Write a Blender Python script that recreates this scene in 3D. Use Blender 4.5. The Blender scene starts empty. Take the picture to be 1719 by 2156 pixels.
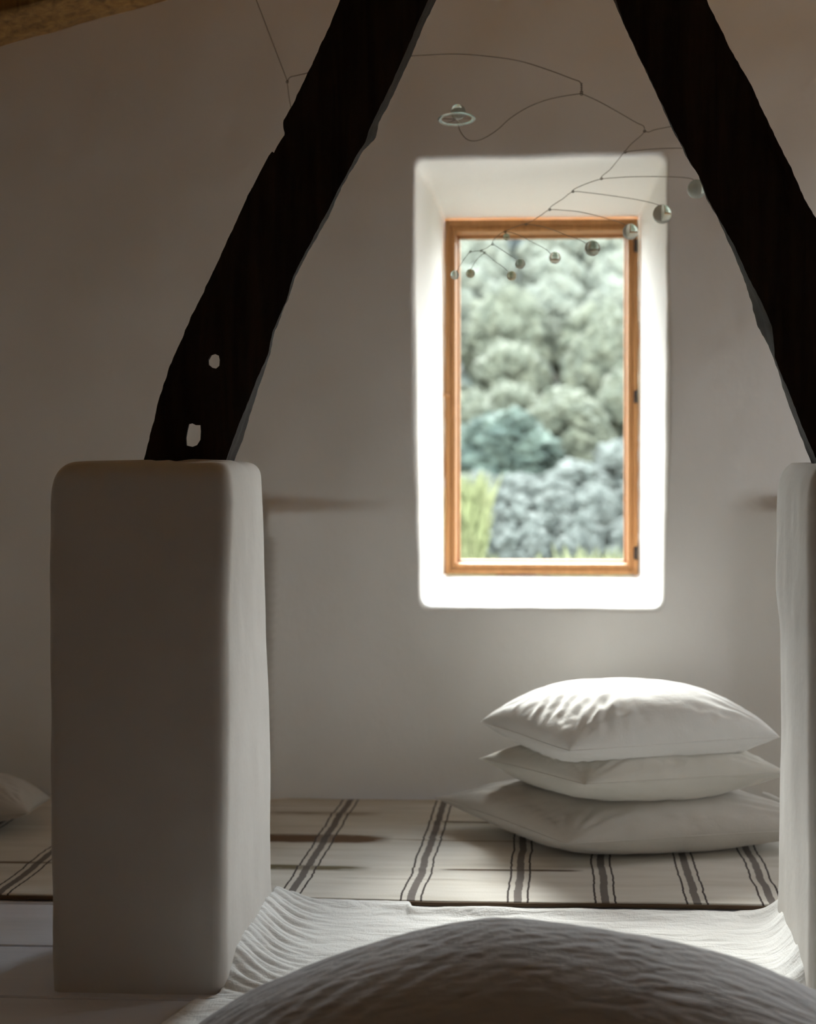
import bpy, bmesh, math, random
import numpy as np
from mathutils import Vector, Matrix, noise
from mathutils.bvhtree import BVHTree

random.seed(7)
SC = bpy.context.scene
COL = SC.collection

# ------------------------------------------------------------------ camera
F_PX, CX, CY, IW, IH = 2300.0, 1096.0, 980.0, 1719.0, 2156.0
YAW = math.radians(2.1)
CAM_H = 1.0
cd = bpy.data.cameras.new('camera')
cam = bpy.data.objects.new('camera', cd); COL.objects.link(cam)
cam.location = (0, 0, CAM_H)
cam.rotation_euler = (math.radians(90), 0, YAW)
cd.sensor_fit = 'HORIZONTAL'; cd.sensor_width = 36.0
cd.lens = F_PX / IW * 36.0
cd.shift_x = -(CX - IW / 2) / IW
cd.shift_y = -(IH / 2 - CY) / IW
cd.clip_start = 0.05; cd.clip_end = 600
cd.dof.use_dof = True
cd.dof.focus_distance = 2.25
cd.dof.aperture_fstop = 2.5
SC.camera = cam

# ------------------------------------------------------------------ light
SKY_TOP = 11.0
world = bpy.data.worlds.new('sky'); SC.world = world
world.use_nodes = True
wn = world.node_tree; wn.nodes.clear()
wo = wn.nodes.new('ShaderNodeOutputWorld'); bg = wn.nodes.new('ShaderNodeBackground')
tc = wn.nodes.new('ShaderNodeTexCoord'); sp = wn.nodes.new('ShaderNodeSeparateXYZ')
rp = wn.nodes.new('ShaderNodeValToRGB')
wn.links.new(tc.outputs['Generated'], sp.inputs[0]); wn.links.new(sp.outputs['Z'], rp.inputs[0])
rp.color_ramp.elements[0].position = 0.0; rp.color_ramp.elements[0].color = (0.95, 0.98, 1.0, 1)
rp.color_ramp.elements[1].position = 0.9; rp.color_ramp.elements[1].color = (0.80, 0.90, 1.0, 1)
wn.links.new(rp.outputs[0], bg.inputs['Color']); bg.inputs['Strength'].default_value = SKY_TOP
wn.links.new(bg.outputs[0], wo.inputs[0])

sd = bpy.data.lights.new('sun', 'SUN'); sun = bpy.data.objects.new('sun', sd); COL.objects.link(sun)
SUN_EL, SUN_AZ = 44.0, -9.0     # high sun beyond the hillside, veiled by thin cloud
sd.energy = 8.5; sd.angle = math.radians(26); sd.color = (1.0, 0.97, 0.93)
_e, _a = math.radians(SUN_EL), math.radians(SUN_AZ)
sun.location = (0, 20, 25)
sun.rotation_euler = Vector((math.sin(_a) * math.cos(_e), math.cos(_a) * math.cos(_e), math.sin(_e))).to_track_quat('Z', 'Y').to_euler()

def portal(name, loc, rot, sx, sy):
    l = bpy.data.lights.new(name, 'AREA'); l.shape = 'RECTANGLE'; l.size = sx; l.size_y = sy
    o = bpy.data.objects.new(name, l); COL.objects.link(o); o.location = loc; o.rotation_euler = rot
    l.cycles.is_portal = True
portal('window_portal', (-.05, 3.88, 1.05), (math.radians(-90), 0, 0), .72, 1.3)
portal('fill_window_portal', (2.19, 2.975, .75), (0, math.radians(90), 0), 1.04, .43)  # portal of the unseen window added as fill light

SC.view_settings.view_transform = 'Standard'
SC.view_settings.look = 'None'
SC.view_settings.exposure = 0.6
SC.view_settings.gamma = 1.0
SC.view_settings.use_curve_mapping = False
SC.cycles.use_denoising = True
SC.cycles.max_bounces = 10; SC.cycles.diffuse_bounces = 7; SC.cycles.glossy_bounces = 3
SC.cycles.transparent_max_bounces = 8; SC.cycles.transmission_bounces = 6
SC.cycles.sample_clamp_indirect = 4.0
SC.cycles.caustics_reflective = False; SC.cycles.caustics_refractive = False

# ------------------------------------------------------------------ helpers
def _dir(px, py):
    x, y, z = (px - CX) / F_PX, 1.0, -(py - CY) / F_PX
    c, s = math.cos(YAW), math.sin(YAW)
    return Vector((x * c - y * s, x * s + y * c, z))
def at(px, py, Y):
    d = _dir(px, py); t = Y / d.y
    return Vector((d.x * t, Y, CAM_H + d.z * t))
def atz(px, py, z=0.0):
    d = _dir(px, py); t = (z - CAM_H) / d.z
    return Vector((d.x * t, d.y * t, z))
def smooth(a, b, x):
    t = min(1.0, max(0.0, (x - a) / (b - a))); return t * t * (3 - 2 * t)
def interp(pts, y):
    """piecewise linear px as a function of py"""
    if y <= pts[0][1]: return pts[0][0]
    for (x0, y0), (x1, y1) in zip(pts, pts[1:]):
        if y <= y1: return x0 + (x1 - x0) * (y - y0) / max(1e-6, y1 - y0)
    return pts[-1][0]

def mesh_obj(name, verts, faces, mat, parent=None, smooth_sh=True):
    me = bpy.data.meshes.new(name)
    me.from_pydata([tuple(v) for v in verts], [], faces)
    me.validate(); me.update()
    bm = bmesh.new(); bm.from_mesh(me); bmesh.ops.recalc_face_normals(bm, faces=bm.faces[:]); bm.to_mesh(me); bm.free()
    if smooth_sh:
        me.polygons.foreach_set('use_smooth', [True] * len(me.polygons))
    o = bpy.data.objects.new(name, me); COL.objects.link(o)
    if mat: me.materials.append(mat)
    if parent: o.parent = parent
    return o
def empty(name, loc, label=None, cat=None, group=None):
    o = bpy.data.objects.new(name, None); COL.objects.link(o); o.location = loc; o.empty_display_size = .1
    if label: tag(o, label, cat, group)
    return o
def tag(o, label, cat, group=None):
    o['label'] = label; o['category'] = cat
    if group: o['group'] = group
    return o
def struct(o): o['kind'] = 'structure'; return o
def child_at(o, parent):
    """parent while the mesh is given in world coordinates"""
    o.parent = parent; o.matrix_parent_inverse = Matrix.Translation(-Vector(parent.location)); return o

def box_vf(x0, x1, y0, y1, z0, z1):
    v = [(x0,y0,z0),(x1,y0,z0),(x1,y1,z0),(x0,y1,z0),(x0,y0,z1),(x1,y0,z1),(x1,y1,z1),(x0,y1,z1)]
    f = [(0,3,2,1),(4,5,6,7),(0,1,5,4),(1,2,6,5),(2,3,7,6),(3,0,4,7)]
    return v, f
def bevel_obj(o, w, seg=2):
    m = o.modifiers.new('bevel', 'BEVEL'); m.width = w; m.segments = seg; m.limit_method = 'ANGLE'; return o
def grid_faces(nu, nv, wrap_u=False):
    fs = []
    for j in range(nv - 1):
        for i in range(nu if wrap_u else nu - 1):
            a = j * nu + i; b = j * nu + (i + 1) % nu
            fs.append((a, b, b + nu, a + nu))
    return fs
def tube(points, r, n=8, closed_ends=True):
    pts = [Vector(p) for p in points]; vs = []; fs = []
    up = Vector((0, 1, 0))
    for i, p in enumerate(pts):
        t = (pts[min(i + 1, len(pts) - 1)] - pts[max(i - 1, 0)]).normalized()
        a = t.cross(up)
        if a.length < 1e-3: a = t.cross(Vector((1, 0, 0)))
        a.normalize(); b = t.cross(a).normalized()
        rr = r[i] if hasattr(r, '__len__') else r
        for k in range(n):
            an = 2 * math.pi * k / n
            vs.append(p + a * math.cos(an) * rr + b * math.sin(an) * rr)
    fs = grid_faces(n, len(pts), True)
    if closed_ends:
        fs.append(tuple(range(n))[::-1]); fs.append(tuple(range((len(pts) - 1) * n, len(pts) * n)))
    return vs, fs
def join_vf(parts):
    V, Fc = [], []
    for v, f in parts:
        o = len(V); V += list(v); Fc += [tuple(i + o for i in t) for t in f]
    return V, Fc
def catmull(pts, n=10):
    P = [Vector(p) for p in pts]; P = [P[0] * 2 - P[1]] + P + [P[-1] * 2 - P[-2]]; out = []
    for i in range(1, len(P) - 2):
        for k in range(n):
            t = k / n
            out.append(0.5 * ((2 * P[i]) + (P[i+1] - P[i-1]) * t + (2*P[i-1] - 5*P[i] + 4*P[i+1] - P[i+2]) * t*t + (3*P[i] - P[i-1] - 3*P[i+1] + P[i+2]) * t**3))
    out.append(P[-2]); return out

# ------------------------------------------------------------------ materials
class M:
    def __init__(s, name):
        s.m = bpy.data.materials.new(name); s.m.use_nodes = True
        s.t = s.m.node_tree; s.b = s.t.nodes['Principled BSDF']; s.co = None
    def n(s, ty, **kw):
        nd = s.t.nodes.new(ty)
        for k, v in kw.items(): setattr(nd, k, v)
        return nd
    def link(s, a, b): s.t.links.new(a, b)
    def obj(s):
        if not s.co: s.co = s.n('ShaderNodeTexCoord').outputs['Object']
        return s.co
    def mapped(s, scale=(1, 1, 1), rot=(0, 0, 0)):
        mp = s.n('ShaderNodeMapping'); s.link(s.obj(), mp.inputs['Vector'])
        mp.inputs['Scale'].default_value = scale; mp.inputs['Rotation'].default_value = rot
        return mp.outputs[0]
    def noise(s, scale, detail=4, vec=None, rough=.5, dist=0):
        nd = s.n('ShaderNodeTexNoise'); nd.inputs['Scale'].default_value = scale
        nd.inputs['Detail'].default_value = detail; nd.inputs['Roughness'].default_value = rough
        nd.inputs['Distortion'].default_value = dist
        s.link(vec or s.obj(), nd.inputs['Vector']); return nd.outputs['Fac']
    def ramp(s, fac, stops, interp='LINEAR'):
        r = s.n('ShaderNodeValToRGB'); r.color_ramp.interpolation = interp
        e = r.color_ramp.elements
        while len(e) < len(stops): e.new(0.5)
        for k, (p, c) in enumerate(stops):
            e[k].position = p; e[k].color = tuple(c) + (1,) if len(c) == 3 else c
        s.link(fac, r.inputs[0]); return r.outputs[0]
    def math(s, op, a, b=None, c=None):
        nd = s.n('ShaderNodeMath', operation=op)
        for i, v in enumerate((a, b, c)):
            if v is None: continue
            if isinstance(v, (int, float)): nd.inputs[i].default_value = v
            else: s.link(v, nd.inputs[i])
        return nd.outputs[0]
    def mix(s, fac, a, b):
        nd = s.n('ShaderNodeMix', data_type='RGBA')
        for sock, v in ((nd.inputs[0], fac), (nd.inputs[6], a), (nd.inputs[7], b)):
            if isinstance(v, (int, float)): sock.default_value = v
            elif isinstance(v, tuple): sock.default_value = v + (1,) if len(v) == 3 else v
            else: s.link(v, sock)
        return nd.outputs[2]
    def color(s, v):
        if isinstance(v, tuple): s.b.inputs['Base Color'].default_value = v + (1,)
        else: s.link(v, s.b.inputs['Base Color'])
    def bump(s, h, strength, dist=.01, prev=None):
        nd = s.n('ShaderNodeBump'); nd.inputs['Strength'].default_value = strength; nd.inputs['Distance'].default_value = dist
        s.link(h, nd.inputs['Height'])
        if prev: s.link(prev, nd.inputs['Normal'])
        s.link(nd.outputs[0], s.b.inputs['Normal']); return nd.outputs[0]
    def set(s, **kw):
        for k, v in kw.items(): s.b.inputs[k.replace('_', ' ')].default_value = v
        return s

def plaster(name, c0, c1):
    m = M(name); m.color(m.ramp(m.noise(2.2, 5), [(.3, c0), (.7, c1)])); m.set(Roughness=.92)
    b = m.bump(m.noise(7, 4), .25, .02)
    b = m.bump(m.noise(60, 5, m.mapped((1, 1, .35))), .12, .004, b)
    return m.m
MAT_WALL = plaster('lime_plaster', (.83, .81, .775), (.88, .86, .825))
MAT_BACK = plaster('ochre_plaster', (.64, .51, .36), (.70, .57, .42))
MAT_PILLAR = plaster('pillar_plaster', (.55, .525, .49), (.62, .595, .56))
MAT_REVEAL = MAT_WALL

def wood(name, dark, light, rot, scale=1, rough=.75, bump=.4, spec=.3):
    m = M(name); v = m.mapped((scale, scale, scale * .07) if rot is None else (scale, scale, scale * .07), rot or (0, 0, 0))
    n1 = m.noise(38, 6, v, .6, .6)
    m.color(m.ramp(n1, [(.3, dark), (.72, light)])); m.set(Roughness=rough, Specular_IOR_Level=spec)
    b = m.bump(n1, bump, .006); m.bump(m.noise(9, 5), bump * .6, .015, b)
    return m.m
MAT_BEAM_L = wood('dark_oak', (.010, .0072, .0055), (.034, .023, .016), (0, math.radians(24), 0), rough=.85, spec=.15)
MAT_BEAM_R = wood('dark_oak_right', (.010, .0072, .0055), (.034, .023, .016), (0, math.radians(-24), 0), rough=.85, spec=.15)
MAT_RAFTER = wood('golden_oak', (.13, .062, .018), (.36, .19, .055), (0, math.radians(75), 0), rough=.8)
MAT_FRAME = wood('honey_pine', (.30, .130, .040), (.43, .20, .068), (0, 0, 0), 1.2, .5, .08, .4)
MAT_FRAME_H = wood('honey_pine_rail', (.30, .130, .040), (.43, .20, .068), (0, math.radians(90), 0), 1.2, .5, .08, .4)
def simple(name, c, rough=.5, metal=0.0, **kw):
    m = M(name); m.color(c); m.set(Roughness=rough, Metallic=metal, **kw); return m.m
MAT_METAL = simple('aged_iron', (.05, .04, .035), .5, .8)
MAT_WIRE = simple('tarnished_wire', (.16, .13, .095), .45, .7)

def linen(name, c0, c1, crease=.3, cs=(1, 1, 1), rot=(0, 0, 0), weave=.25):
    m = M(name); m.color(m.ramp(m.noise(5, 4), [(.3, c0), (.7, c1)])); m.set(Roughness=.95, Specular_IOR_Level=.15)
    m.b.inputs['Sheen Weight'].default_value = .15
    b = m.bump(m.noise(9, 4, m.mapped(cs, rot), .55, .5), crease, .02)
    b = m.bump(m.noise(260, 2, m.mapped((1, .35, 1))), weave, .0015, b)
    return m.m
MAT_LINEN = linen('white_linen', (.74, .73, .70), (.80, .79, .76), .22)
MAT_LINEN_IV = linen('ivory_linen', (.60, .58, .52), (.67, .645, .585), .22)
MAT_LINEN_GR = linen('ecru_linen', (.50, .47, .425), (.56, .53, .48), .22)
MAT_CUSH = linen('grey_linen', (.37, .37, .385), (.45, .45, .465), .55, (1.2, 7, 2), (0, 0, math.radians(-58)), .5)
MAT_CLOTH = linen('rough_cotton', (.70, .70, .685), (.78, .78, .76), .38, (1.2, 4, 1), (0, 0, 0), .5)

# painted floor boards
m = M('painted_boards'); m.color(m.ramp(m.noise(3.5, 6, m.mapped((.35, 3, 1))), [(.25, (.64, .67, .76)), (.75, (.74, .77, .85))]))
m.set(Roughness=.55); m.bump(m.noise(30, 5, m.mapped((.15, 2, 1))), .25, .004); MAT_FLOOR = m.m
# ceiling boards
m = M('ceiling_boards'); n = m.noise(20, 5, m.mapped((1, .06, 1)))
m.color(m.ramp(n, [(.3, (.56, .32, .13)), (.7, (.68, .41, .18))])); m.set(Roughness=.8)
w = m.n('ShaderNodeTexWave'); w.inputs['Scale'].default_value = 1.6; m.link(m.obj(), w.inputs['Vector']); m.bump(w.outputs['Fac'], .2, .01); MAT_CEIL = m.m

# ------------------------------------------------------------------ setting
WALL_Y = 3.25
RIDGE_X, RIDGE_Z, SLOPE = -.07, 2.76, .26
LX, RX, BY = -2.35, 2.0, -2.4
def ceil_z(x): return RIDGE_Z - SLOPE * abs(x - RIDGE_X)

# floor: boards in one mesh, laid parallel to the window wall
parts = []
y = BY; seams = []
y0 = 2.02 - 0.215 * 21
while y0 < WALL_Y + .2:
    parts.append(box_vf(LX - .05, RX + .05, y0 + .0022, y0 + .2128, -.03, 0)); y0 += .215
parts.append(box_vf(LX - .05, RX + .05, BY - .2, WALL_Y + .25, -.09, -.0305))
v, f = join_vf(parts)
floor = struct(bevel_obj(mesh_obj('floor', v, f, MAT_FLOOR, smooth_sh=False), .0025, 1))

# window wall, splayed hand-plastered reveal
OUT_T = at(1137, 336, WALL_Y).z; OUT_B = at(1137, 1279, WALL_Y).z
OUT_TL, OUT_TR = at(876, 340, WALL_Y).x, at(1402, 340, WALL_Y).x
OUT_ML, OUT_MR = at(879, 800, WALL_Y).x, at(1404, 800, WALL_Y).x
OUT_BL, OUT_BR = at(889, 1275, WALL_Y).x, at(1394, 1275, WALL_Y).x
FR_Y = WALL_Y + .45
FX0, FX1 = at(937, 830, FR_Y).x, at(1345, 830, FR_Y).x
FZ0, FZ1 = at(1140, 1210, FR_Y).z, at(1140, 461, FR_Y).z
def rrect(quad, r, n_side, n_c):
    """rounded quad TL,TR,BR,BL, clockwise list of (x,z)"""
    pts = []
    for k in range(4):
        P, Q, R = Vector(quad[k - 1]), Vector(quad[k]), Vector(quad[(k + 1) % 4])
        a = Q + (P - Q).normalized() * r; b = Q + (R - Q).normalized() * r
        for i in range(n_c):
            t = i / n_c; pts.append(a * (1 - t) ** 2 + Q * 2 * t * (1 - t) + b * t * t)
        S = Vector(quad[(k + 2) % 4]); c = R + (Q - R).normalized() * r
        for i in range(n_side): pts.append(b + (c - b) * (i / n_side))
    return pts
NS, NC = 110, 14
outer = rrect([(OUT_TL, OUT_T + .002), (OUT_TR, OUT_T + .004), (OUT_BR, OUT_B), (OUT_BL, OUT_B)], .035, NS, NC)
# gentle hand-made bulge of the jambs
outer2 = []
for p in outer:
    tz = (p.y - OUT_B) / (OUT_T - OUT_B); bow = .010 * math.sin(math.pi * tz)
    q = p.copy()
    q.x += bow * (1 if p.x > (OUT_BL + OUT_BR) / 2 else -1) * .6
    q += Vector((noise.noise(Vector((p.x * 7, p.y * 7, 3))), noise.noise(Vector((p.x * 7, p.y * 7, 9))))) * .004
    outer2.append(q)
inner = rrect([(FX0 - .004, FZ1 + .004), (FX1 + .004, FZ1 + .004), (FX1 + .004, FZ0 - .004), (FX0 - .004, FZ0 - .004)], .012, NS, NC)
NP = len(outer2)
cxw, czw = (OUT_BL + OUT_BR) / 2, (OUT_T + OUT_B) / 2
WX0, WX1 = LX - .02, RX + .02
poly = [(WX0, -.05), (WX0, ceil_z(WX0) + .03), (RIDGE_X, RIDGE_Z + .03), (WX1, ceil_z(WX1) + .03), (WX1, -.05)]
def hit_poly(dx, dz):
    best = 1e9
    for k in range(5):
        (ax, az), (bx, bz) = poly[k], poly[(k + 1) % 5]
        ex, ez = bx - ax, bz - az; den = dx * ez - dz * ex
        if abs(den) < 1e-9: continue
        t = ((ax - cxw) * ez - (az - czw) * ex) / den; u = ((ax - cxw) * dz - (az - czw) * dx) / den
        if t > 0 and -1e-6 <= u <= 1 + 1e-6: best = min(best, t)
    return best
LEDGE_Z0, LEDGE_Z1 = .866, .893
lx0, lx1 = at(563, 1090, WALL_Y).x, at(760, 1080, WALL_Y).x
rx0, rx1 = at(1530, 1065, WALL_Y).x, at(1660, 1065, WALL_Y).x
def wall_disp(x, z):
    """thicker lower masonry with a sloping shoulder beside the piers"""
    p = 0.0
    if lx0 - .03 < x < lx1 + .25:
        amp = .046 * max(0.0, min(1.0, (lx1 + .25 - x) / (lx1 + .23 - lx0))) ** 2.2
        amp *= smooth(lx0 - .022, lx0 + .004, x)
        zt = LEDGE_Z0 + .006
        p = amp * (1 - smooth(zt - .008, zt + .024, z))
    if x > rx0:
        amp = .04 * min(1.0, (x - rx0) / (rx1 - rx0)) ** 1.6
        p = amp * (1 - smooth(LEDGE_Z0 + .01, LEDGE_Z0 + .033, z))
    und = .010 * noise.noise(Vector((x * 1.3, z * 1.3, 0))) + .004 * noise.noise(Vector((x * 4, z * 4, 2)))
    return p + und
V = []; rings = 0
NR = 14
for k in range(NR + 1):                       # reveal, from the frame outwards into the room
    t = k / NR; yy = FR_Y + .02 + (WALL_Y + .016 - FR_Y - .02) * t
    for i in range(NP):
        q = inner[i] + (outer2[i] - inner[i]) * t
        d = Vector((q.x - cxw, q.y - czw)).normalized() * (-.016 * smooth(.85, 1, t) * 0)
        wv = .003 * noise.noise(Vector((q.x * 6, q.y * 6, yy * 6))) * math.sin(math.pi * t)
        V.append((q.x + d.x + wv, yy, q.y + d.y + wv))
    rings += 1
for k in range(1, 7):                         # soft arris
    a = k / 6 * math.pi / 2; e = .018 * (1 - math.cos(a)); yy = WALL_Y + .016 - .016 * math.sin(a)
    for i in range(NP):
        q = outer2[i]; d = Vector((q.x - cxw, q.y - czw)).normalized() * e
        x, z = q.x + d.x, q.y + d.y
        V.append((x, yy - wall_disp(x, z) * (k / 6), z))
    rings += 1
NRW = 150
for k in range(1, NRW + 1):
    t = (k / NRW) ** 1.15
    for i in range(NP):
        q = outer2[i]; dq = Vector((q.x - cxw, q.y - czw)); d = dq.normalized() * .018
        ax, az = q.x + d.x, q.y + d.y
        T = hit_poly(ax - cxw, az - czw)
        bx, bz = cxw + (ax - cxw) * T, czw + (az - czw) * T
        x, z = ax + (bx - ax) * t, az + (bz - az) * t
        V.append((x, WALL_Y - wall_disp(x, z), z))
    rings += 1
wall_back = struct(mesh_obj('wall_back', V, grid_faces(NP, rings, True), MAT_WALL))

def slab(name, pts, mat):
    return struct(mesh_obj(name, pts, [tuple(range(len(pts)))], mat, smooth_sh=False))
def solid(name, x0, x1, y0, y1, z0, z1, mat):
    v, f = box_vf(x0, x1, y0, y1, z0, z1); return struct(mesh_obj(name, v, f, mat, smooth_sh=False))
solid('wall_left', LX - .2, LX, BY, WALL_Y + .1, -.05, 2.35, MAT_WALL)
FILL_WIN = (2.78, 3.17, .25, 1.25)      # y0, y1, z0, z1 of an unseen side window added to brighten the walls
wp = [box_vf(RX, RX + .2, BY, FILL_WIN[0], -.05, 2.35), box_vf(RX, RX + .2, FILL_WIN[1], WALL_Y + .1, -.05, 2.35),
      box_vf(RX, RX + .2, FILL_WIN[0], FILL_WIN[1], -.05, FILL_WIN[2]), box_vf(RX, RX + .2, FILL_WIN[0], FILL_WIN[1], FILL_WIN[3], 2.35)]
v, f = join_vf(wp); struct(mesh_obj('wall_right', v, f, MAT_WALL, smooth_sh=False))
fill_win = empty('fill_window', (RX + .15, (FILL_WIN[0] + FILL_WIN[1]) / 2, FILL_WIN[2])); struct(fill_win)
st = [box_vf(RX + .13, RX + .18, FILL_WIN[0], FILL_WIN[0] + .035, FILL_WIN[2], FILL_WIN[3]), box_vf(RX + .13, RX + .18, FILL_WIN[1] - .035, FILL_WIN[1], FILL_WIN[2], FILL_WIN[3]),
      box_vf(RX + .13, RX + .18, FILL_WIN[0] + .035, FILL_WIN[1] - .035, FILL_WIN[2], FILL_WIN[2] + .035), box_vf(RX + .13, RX + .18, FILL_WIN[0] + .035, FILL_WIN[1] - .035, FILL_WIN[3] - .035, FILL_WIN[3])]
v, f = join_vf(st); child_at(mesh_obj('window_frame', v, f, MAT_FRAME, smooth_sh=False), fill_win)
solid('wall_front', LX - .2, RX + .2, BY - .2, BY, -.05, 2.9, MAT_BACK)
def ceil_vf(xa, xb):
    za, zb = ceil_z(xa), ceil_z(xb)
    y0, y1 = BY - .2, WALL_Y + .12
    v = [(xa,y0,za),(xb,y0,zb),(xb,y1,zb),(xa,y1,za),(xa,y0,za+.12),(xb,y0,zb+.12),(xb,y1,zb+.12),(xa,y1,za+.12)]
    return v, [(0,3,2,1),(4,5,6,7),(0,1,5,4),(1,2,6,5),(2,3,7,6),(3,0,4,7)]
v, f = join_vf([ceil_vf(LX - .2, RIDGE_X), ceil_vf(RIDGE_X, RX + .2)])
struct(mesh_obj('ceiling', v, f, MAT_CEIL, smooth_sh=False))

# ---- window
win = empty('window_1', ((FX0 + FX1) / 2, FR_Y, FZ0)); struct(win)
def ring_frame(x0, x1, z0, z1, w, y0, y1, name, parent, wt=None, wb=None):
    """four members: stiles and rails of one frame"""
    wt = wt or w; wb = wb or w
    st = [box_vf(x0, x0 + w, y0, y1, z0, z1), box_vf(x1 - w, x1, y0, y1, z0, z1)]
    ra = [box_vf(x0 + w, x1 - w, y0 + .0006, y1 - .0006, z1 - wt, z1 - .0004), box_vf(x0 + w, x1 - w, y0 + .0006, y1 - .0006, z0 + .0004, z0 + wb)]
    v, f = join_vf(st + ra)
    o = mesh_obj(name, v, f, MAT_FRAME, smooth_sh=False)
    o.data.materials.append(MAT_FRAME_H)
    for p in o.data.polygons[12:]: p.material_index = 1
    bevel_obj(o, .003, 2); child_at(o, parent); return o
ring_frame(FX0, FX1, FZ0, FZ1, .019, FR_Y, FR_Y + .118, 'window_frame', win, .02, .018)
SX0, SX1, SZ0, SZ1 = FX0 + .0195, FX1 - .0195, FZ0 + .0185, FZ1 - .0205
sash = ring_frame(SX0, SX1, SZ0, SZ1, .0165, FR_Y + .006, FR_Y + .114, 'window_sash', win, .019, .017)
# slimmer outer glazing bead, in full daylight
bead = ring_frame(SX0 + .0168, SX1 - .0168, SZ0 + .0173, SZ1 - .0193, .007, FR_Y + .080, FR_Y + .112, 'glazing_bead', win)
gm = bpy.data.materials.new('window_glass'); gm.use_nodes = True; g = gm.node_tree; g.nodes.clear()
go = g.nodes.new('ShaderNodeOutputMaterial'); gx = g.nodes.new('ShaderNodeMixShader'); gt = g.nodes.new('ShaderNodeBsdfTransparent'); gg = g.nodes.new('ShaderNodeBsdfGlossy')
gt.inputs[0].default_value = (.97, .985, .975, 1); gg.inputs['Roughness'].default_value = .02; gx.inputs[0].default_value = .04
g.links.new(gt.outputs[0], gx.inputs[1]); g.links.new(gg.outputs[0], gx.inputs[2]); g.links.new(gx.outputs[0], go.inputs[0])
v, f = box_vf(SX0 + .018, SX1 - .018, FR_Y + .094, FR_Y + .098, SZ0 + .018, SZ1 - .02)
child_at(mesh_obj('window_pane', v, f, gm, smooth_sh=False), win)
for py in (517, 835, 1165):
    c = at(1341, py, FR_Y - .004); v, f = tube([c - Vector((0, 0, .022)), c + Vector((0, 0, .022))], .0042, 10)
    pv, pf = box_vf(c.x - .009, c.x + .001, FR_Y - .0015, FR_Y + .002, c.z - .02, c.z + .02)
    v, f = join_vf([(v, f), (pv, pf)])
    child_at(mesh_obj('hinge', v, f, MAT_METAL), win)
c = at(941, 833, FR_Y - .004)
v, f = tube([c + Vector((0, .006, 0)), c, c - Vector((0, .008, 0)), c - Vector((0, .014, 0))], [.006, .004, .008, .006], 14)
child_at(mesh_obj('window_knob', v, f, MAT_FRAME), win)

# ------------------------------------------------------------------ piers
def pier(name, FL, FR, BL, BR, YF, YB, ztop, ins, label):
    """FL.. are functions z -> world x; ins(z) -> inset near the top"""
    zs = [-.01] + [ztop * k / 60 for k in range(1, 56)] + [ztop * (55 / 60 + 5 / 60 * (1 - (1 - k / 22) ** 2)) for k in range(1, 23)]
    V = []; n_side, n_c = 26, 8
    for z in zs:
        i = ins(z)
        q = rrect([(0, 1), (1, 1), (1, 0), (0, 0)], .075, n_side, n_c)   # unit space, y=1 back
        for p in q:
            s, t = p.x, p.y
            # round more at the back than at the crisp front-right arris
            xf, xb = FL(z) + (FR(z) - FL(z)) * s, BL(z) + (BR(z) - BL(z)) * s
            x = xf + (xb - xf) * t; y = YF + (YB - YF) * t
            cx = (FL(z) + FR(z) + BL(z) + BR(z)) / 4; cy = (YF + YB) / 2
            hw, hd = (FR(z) - FL(z)) / 2, (YB - YF) / 2
            x = cx + (x - cx) * (1 - i[0] / hw if x < cx else 1 - i[1] / hw); y = cy + (y - cy) * (1 - i[2] / hd)
            nz = .005 * noise.noise(Vector((x * 5, y * 5, z * 3.5))) + .0022 * noise.noise(Vector((x * 16, y * 16, z * 9)))
            d = Vector((x - cx, y - cy)).normalized()
            V.append((x + d.x * nz, y + d.y * nz, z + (.004 * noise.noise(Vector((x * 9, y * 9, 4))) if z > ztop * .97 else 0)))
    n = len(q)
    F = grid_faces(n, len(zs), True)
    # domed cap: shrink rings
    last = len(zs) - 1
    for k in range(1, 9):
        for j in range(n):
            x, y, z = V[last * n + j]; s = 1 - k / 8 * .995
            cx = (FL(ztop) + FR(ztop)) / 2; cy = (YF + YB) / 2
            V.append((cx + (x - cx) * s, cy + (y - cy) * s, z + .004 * (1 - s)))
    F = grid_faces(n, len(zs) + 8, True)
    F.append(tuple(range((len(zs) + 7) * n, (len(zs) + 8) * n)))
    o = mesh_obj(name, V, F, MAT_PILLAR)
    return tag(o, label, 'pillar')
YF = atz(280, 2092).y; YB = atz(580, 1922).y
def pxz(pts, Y):
    """list of (px, py) outline at depth Y -> function z -> x"""
    L = [(at(px, py, Y).x, -at(px, py, Y).z) for px, py in pts]
    return lambda z: interp(L, -z)
def inset(ztop, hl, wl, hr, wr, hd, wd):
    def g(z):
        def q(h, w):
            u = (z - (ztop - h)) / h
            return 0 if u <= 0 else w * (1 - math.sqrt(max(0, 1 - min(1, u) ** 2.2)))
        return (q(hl, wl), q(hr, wr), q(hd, wd))
    return g
ZT = at(280, 971, YF).z
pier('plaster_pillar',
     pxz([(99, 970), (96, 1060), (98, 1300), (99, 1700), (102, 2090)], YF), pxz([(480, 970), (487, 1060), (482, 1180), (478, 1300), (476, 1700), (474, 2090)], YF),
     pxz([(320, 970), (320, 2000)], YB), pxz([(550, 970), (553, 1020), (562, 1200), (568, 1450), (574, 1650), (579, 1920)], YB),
     YF, YB, ZT, inset(ZT, .075, .034, .03, .03, .035, .03), 'thick white plastered pillar left of the window, carrying the holed dark beam')
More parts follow.
